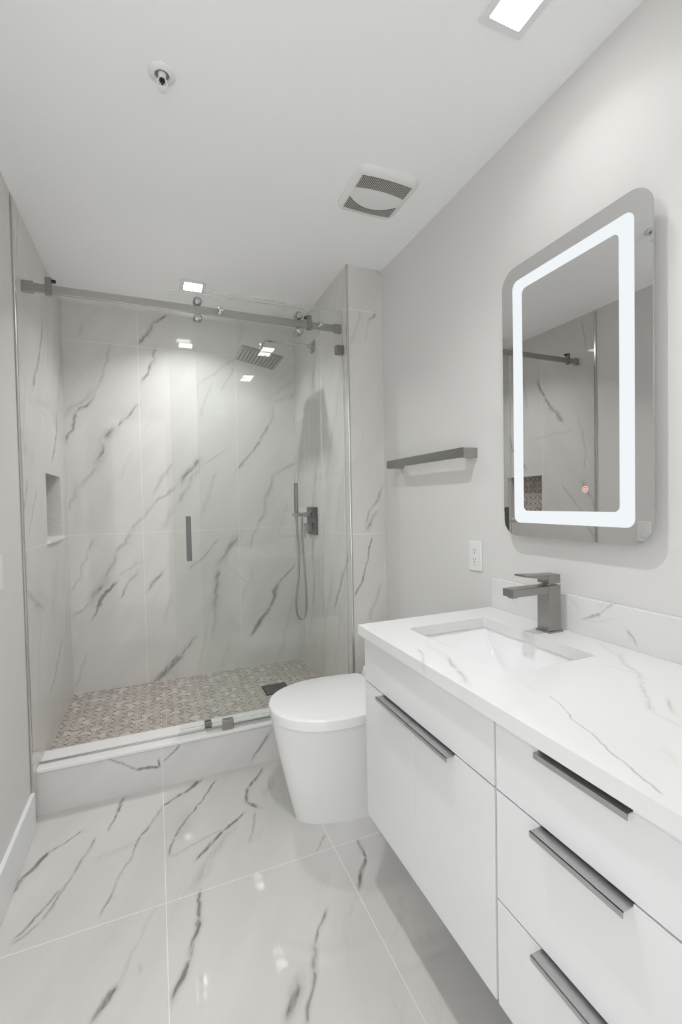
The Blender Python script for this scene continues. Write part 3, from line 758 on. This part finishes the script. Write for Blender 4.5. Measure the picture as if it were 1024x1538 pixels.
q = front('drawer', VY0, DIV - 0.003, G2 + g, G1 - g, (0.407, 0.570, G1 - 0.006)); pull(q, 0.407, 0.570, G1 - 0.005)
q = front('drawer', VY0, DIV - 0.003, VB, G2 - g, (0.407, 0.570, G2 - 0.006)); pull(q, 0.407, 0.570, G2 - 0.005)

# countertop with a sink cut-out
CX0, CX1, CY0, CY1, CZ0, CZ1 = 0.5705, XR - 0.0005, 0.27, 1.268, VT, 0.86
SX0, SX1, SY0, SY1 = 0.690, 0.972, 0.764, 1.166
b = bmesh.new()
outer = [(CX0, CY0), (CX1, CY0), (CX1, CY1), (CX0, CY1)]
inner = rrect(SX0, SX1, SY0, SY1, 0.012, 4)
def shell(z):
    vo = [b.verts.new((x, y, z)) for x, y in outer]
    vi = [b.verts.new((x, y, z)) for x, y in inner]
    eo = [b.edges.new((vo[i], vo[(i + 1) % 4])) for i in range(4)]
    ei = [b.edges.new((vi[i], vi[(i + 1) % len(vi)])) for i in range(len(vi))]
    bmesh.ops.triangle_fill(b, use_beauty=True, use_dissolve=False, edges=eo + ei)
    return vo, vi
to, ti = shell(CZ1); bo, bi = shell(CZ0)
for A, B in ((to, bo), (ti, bi)):
    k = len(A)
    for i in range(k): b.faces.new((A[i], A[(i + 1) % k], B[(i + 1) % k], B[i]))
bmesh.ops.recalc_face_normals(b, faces=b.faces)
a = MB(); a._merge(b, 0, False)
tag(a.build('countertop', 'quartz'), 'white quartz countertop with fine brown veins and a sink cut-out', 'countertop')
tag(MB().box(1.087, XR - 0.0005, CY0, 1.266, 0.86, 0.963, 0.001).build('backsplash', 'quartz_splash'), 'low white veined quartz backsplash along the wall behind the faucet', 'backsplash')

# undermount sink
t = thing('sink', (0.831, 0.965, 0.70), 'white rectangular undermount sink basin set in the countertop', 'sink')
a = MB()
def rr(i, z, r): return [(x, y, z) for x, y in rrect(SX0 - 0.006 + i, SX1 + 0.006 - i, SY0 - 0.006 + i * 1.0, SY1 + 0.006 - i * 1.0, r, 6)]
def rr2(ix, iy, z, r): return [(x, y, z) for x, y in rrect(SX0 - 0.006 + ix, SX1 + 0.006 - ix, SY0 - 0.006 + iy, SY1 + 0.006 - iy, r, 6)]
a.loft([rr2(0.11, 0.185, 0.712, 0.012), rr2(0.05, 0.155, 0.714, 0.024), rr2(0.026, 0.125, 0.722, 0.022), rr2(0.017, 0.085, 0.738, 0.02), rr2(0.010, 0.045, 0.765, 0.018), rr2(0.004, 0.014, 0.80, 0.016),
        rr2(0, 0, 0.829, 0.02), rr2(-0.012, -0.012, 0.829, 0.03), rr2(-0.012, -0.012, 0.815, 0.03), rr2(0.0, 0.03, 0.755, 0.02), rr2(0.015, 0.10, 0.715, 0.02), rr2(0.11, 0.185, 0.700, 0.012)])
a.build('basin', 'ceramic', t, sharp=35)
MB().cyl((0.831, 0.965, 0.7125), (0.831, 0.965, 0.7165), 0.022, 28, bev=0.001).build('drain_cap', 'chrome', t)

# faucet
fx, fy = 1.038, 0.967
t = thing('faucet', (fx, fy, 0.86), 'square single-lever faucet in brushed gunmetal behind the sink', 'faucet')
MB().box(fx - 0.026, fx + 0.026, fy - 0.0255, fy + 0.0255, 0.86, 0.865, 0.001).build('base_plate', 'faucet_metal', t)
MB().box(fx - 0.022, fx + 0.022, fy - 0.0215, fy + 0.0215, 0.865, 0.994, 0.0012).build('body', 'faucet_metal', t)
a = MB()
a.box(fx - 0.150, fx - 0.022, fy - 0.0205, fy + 0.0205, 0.972, 0.9935, 0.0015)
a.box(fx - 0.143, fx - 0.123, fy - 0.010, fy + 0.010, 0.967, 0.973, 0.001)
a.build('spout', 'faucet_metal', t)
a = MB(); a.cyl((fx, fy, 0.994), (fx, fy, 0.999), 0.018, 24)
a.build('cartridge', 'nickel_dark', t)
a = MB()
a.box(fx - 0.022, fx + 0.022, fy - 0.0215, fy + 0.0215, 0.999, 1.024, 0.002)
pr = [(fx - 0.022, 1.011), (fx - 0.022, 1.024), (fx - 0.108, 1.030), (fx - 0.108, 1.025)]
a.loft([[(x, fy + y, z) for x, z in pr] for y in (-0.0195, 0.0195)], smooth=False)
a.build('lever', 'faucet_metal', t)

# ------------------------------------------------------------------ right wall things
MX0, MX1, MY0, MY1, MZ0, MZ1 = 1.065, 1.070, 0.690, 1.172, 1.123, 1.968
m = thing('led_mirror', (XR, (MY0 + MY1) / 2, 1.123), 'rounded rectangular wall mirror with a glowing inset light band', 'mirror')
a = MB()
ro = rrect(MY0, MY1, MZ0, MZ1, 0.055, 12)
a.loft([[(MX0, y, z) for y, z in ro], [(MX1, y, z) for y, z in ro]], smooth=False)
for f in a.bm.faces: f.material_index = 0 if abs(f.normal.x) > 0.5 else 1
a.build('mirror_glass', ['mirror', 'chrome'], m, sharp=20)
MB().box(MX1, XR - 0.0005, MY0 + 0.05, MY1 - 0.05, MZ0 + 0.05, MZ1 - 0.05, 0.003).build('back_box', 'plastic_white', m)
lo = rrect(0.733, 1.125, 1.165, 1.922, 0.022, 8); li = rrect(0.771, 1.087, 1.203, 1.888, 0.016, 8)
b = bmesh.new()
for xx in (MX0 - 0.0008,):
    vo = [b.verts.new((xx, y, z)) for y, z in lo]; vi = [b.verts.new((xx, y, z)) for y, z in li]
    vo2 = [b.verts.new((MX0 + 0.0005, y, z)) for y, z in lo]; vi2 = [b.verts.new((MX0 + 0.0005, y, z)) for y, z in li]
k = len(vo)
for i in range(k):
    j = (i + 1) % k
    b.faces.new((vo[i], vo[j], vi[j], vi[i])); b.faces.new((vo2[i], vi2[i], vi2[j], vo2[j]))
    b.faces.new((vo[i], vo2[i], vo2[j], vo[j])); b.faces.new((vi[i], vi[j], vi2[j], vi2[i]))
bmesh.ops.recalc_face_normals(b, faces=b.faces)
a = MB(); a._merge(b, 0, False)
a.build('light_band', 'led', m)
by, bz = 0.868, 1.263
a = MB()
def cir(r, x): return [(x, by + r * math.cos(2 * math.pi * i / 28), bz + r * math.sin(2 * math.pi * i / 28)) for i in range(28)]
a.loft([cir(0.0085, MX0), cir(0.0085, MX0 - 0.0007), cir(0.0068, MX0 - 0.0007), cir(0.0068, MX0)], cap0=False, cap1=False)
a.loft([cir(0.0035, MX0), cir(0.0035, MX0 - 0.0007), cir(0.0022, MX0 - 0.0007), cir(0.0022, MX0)], cap0=False, cap1=False)
a.build('touch_button', 'touch_ring', m)

t = thing('towel_bar', (XR, 1.63, 1.41), 'flat brushed metal towel bar on the grey wall above the toilet', 'towel bar')
BX = XR - 0.072
MB().box(BX, BX + 0.010, 1.352, 1.925, 1.395, 1.431, 0.001).build('bar', 'nickel_dark', t)
for y0 in (1.352, 1.885):
    MB().box(BX + 0.010, XR, y0, y0 + 0.040, 1.395, 1.431, 0.001).build('post', 'nickel', t)

t = thing('wall_outlet', (XR, 1.366, 1.03), 'white double electrical outlet on the wall left of the mirror', 'outlet')
oy, oz = 1.366, 1.030
MB().box(XR - 0.006, XR, oy - 0.035, oy + 0.035, oz - 0.056, oz + 0.056, 0.002).build('plate', 'plastic_white', t)
MB().box(XR - 0.0085, XR - 0.006, oy - 0.0165, oy + 0.0165, oz - 0.033, oz + 0.033, 0.001).build('receptacle', 'plastic_white', t)
a = MB()
for s in (-1, 1):
    for dy in (-0.006, 0.006): a.box(XR - 0.0088, XR - 0.0084, oy + dy - 0.001, oy + dy + 0.001, oz + s * 0.017, oz + s * 0.017 + 0.008)
    a.cyl((XR - 0.0088, oy, oz + s * 0.017 - 0.006), (XR - 0.0084, oy, oz + s * 0.017 - 0.006), 0.0022, 10)
a.build('slots', 'dark', t)
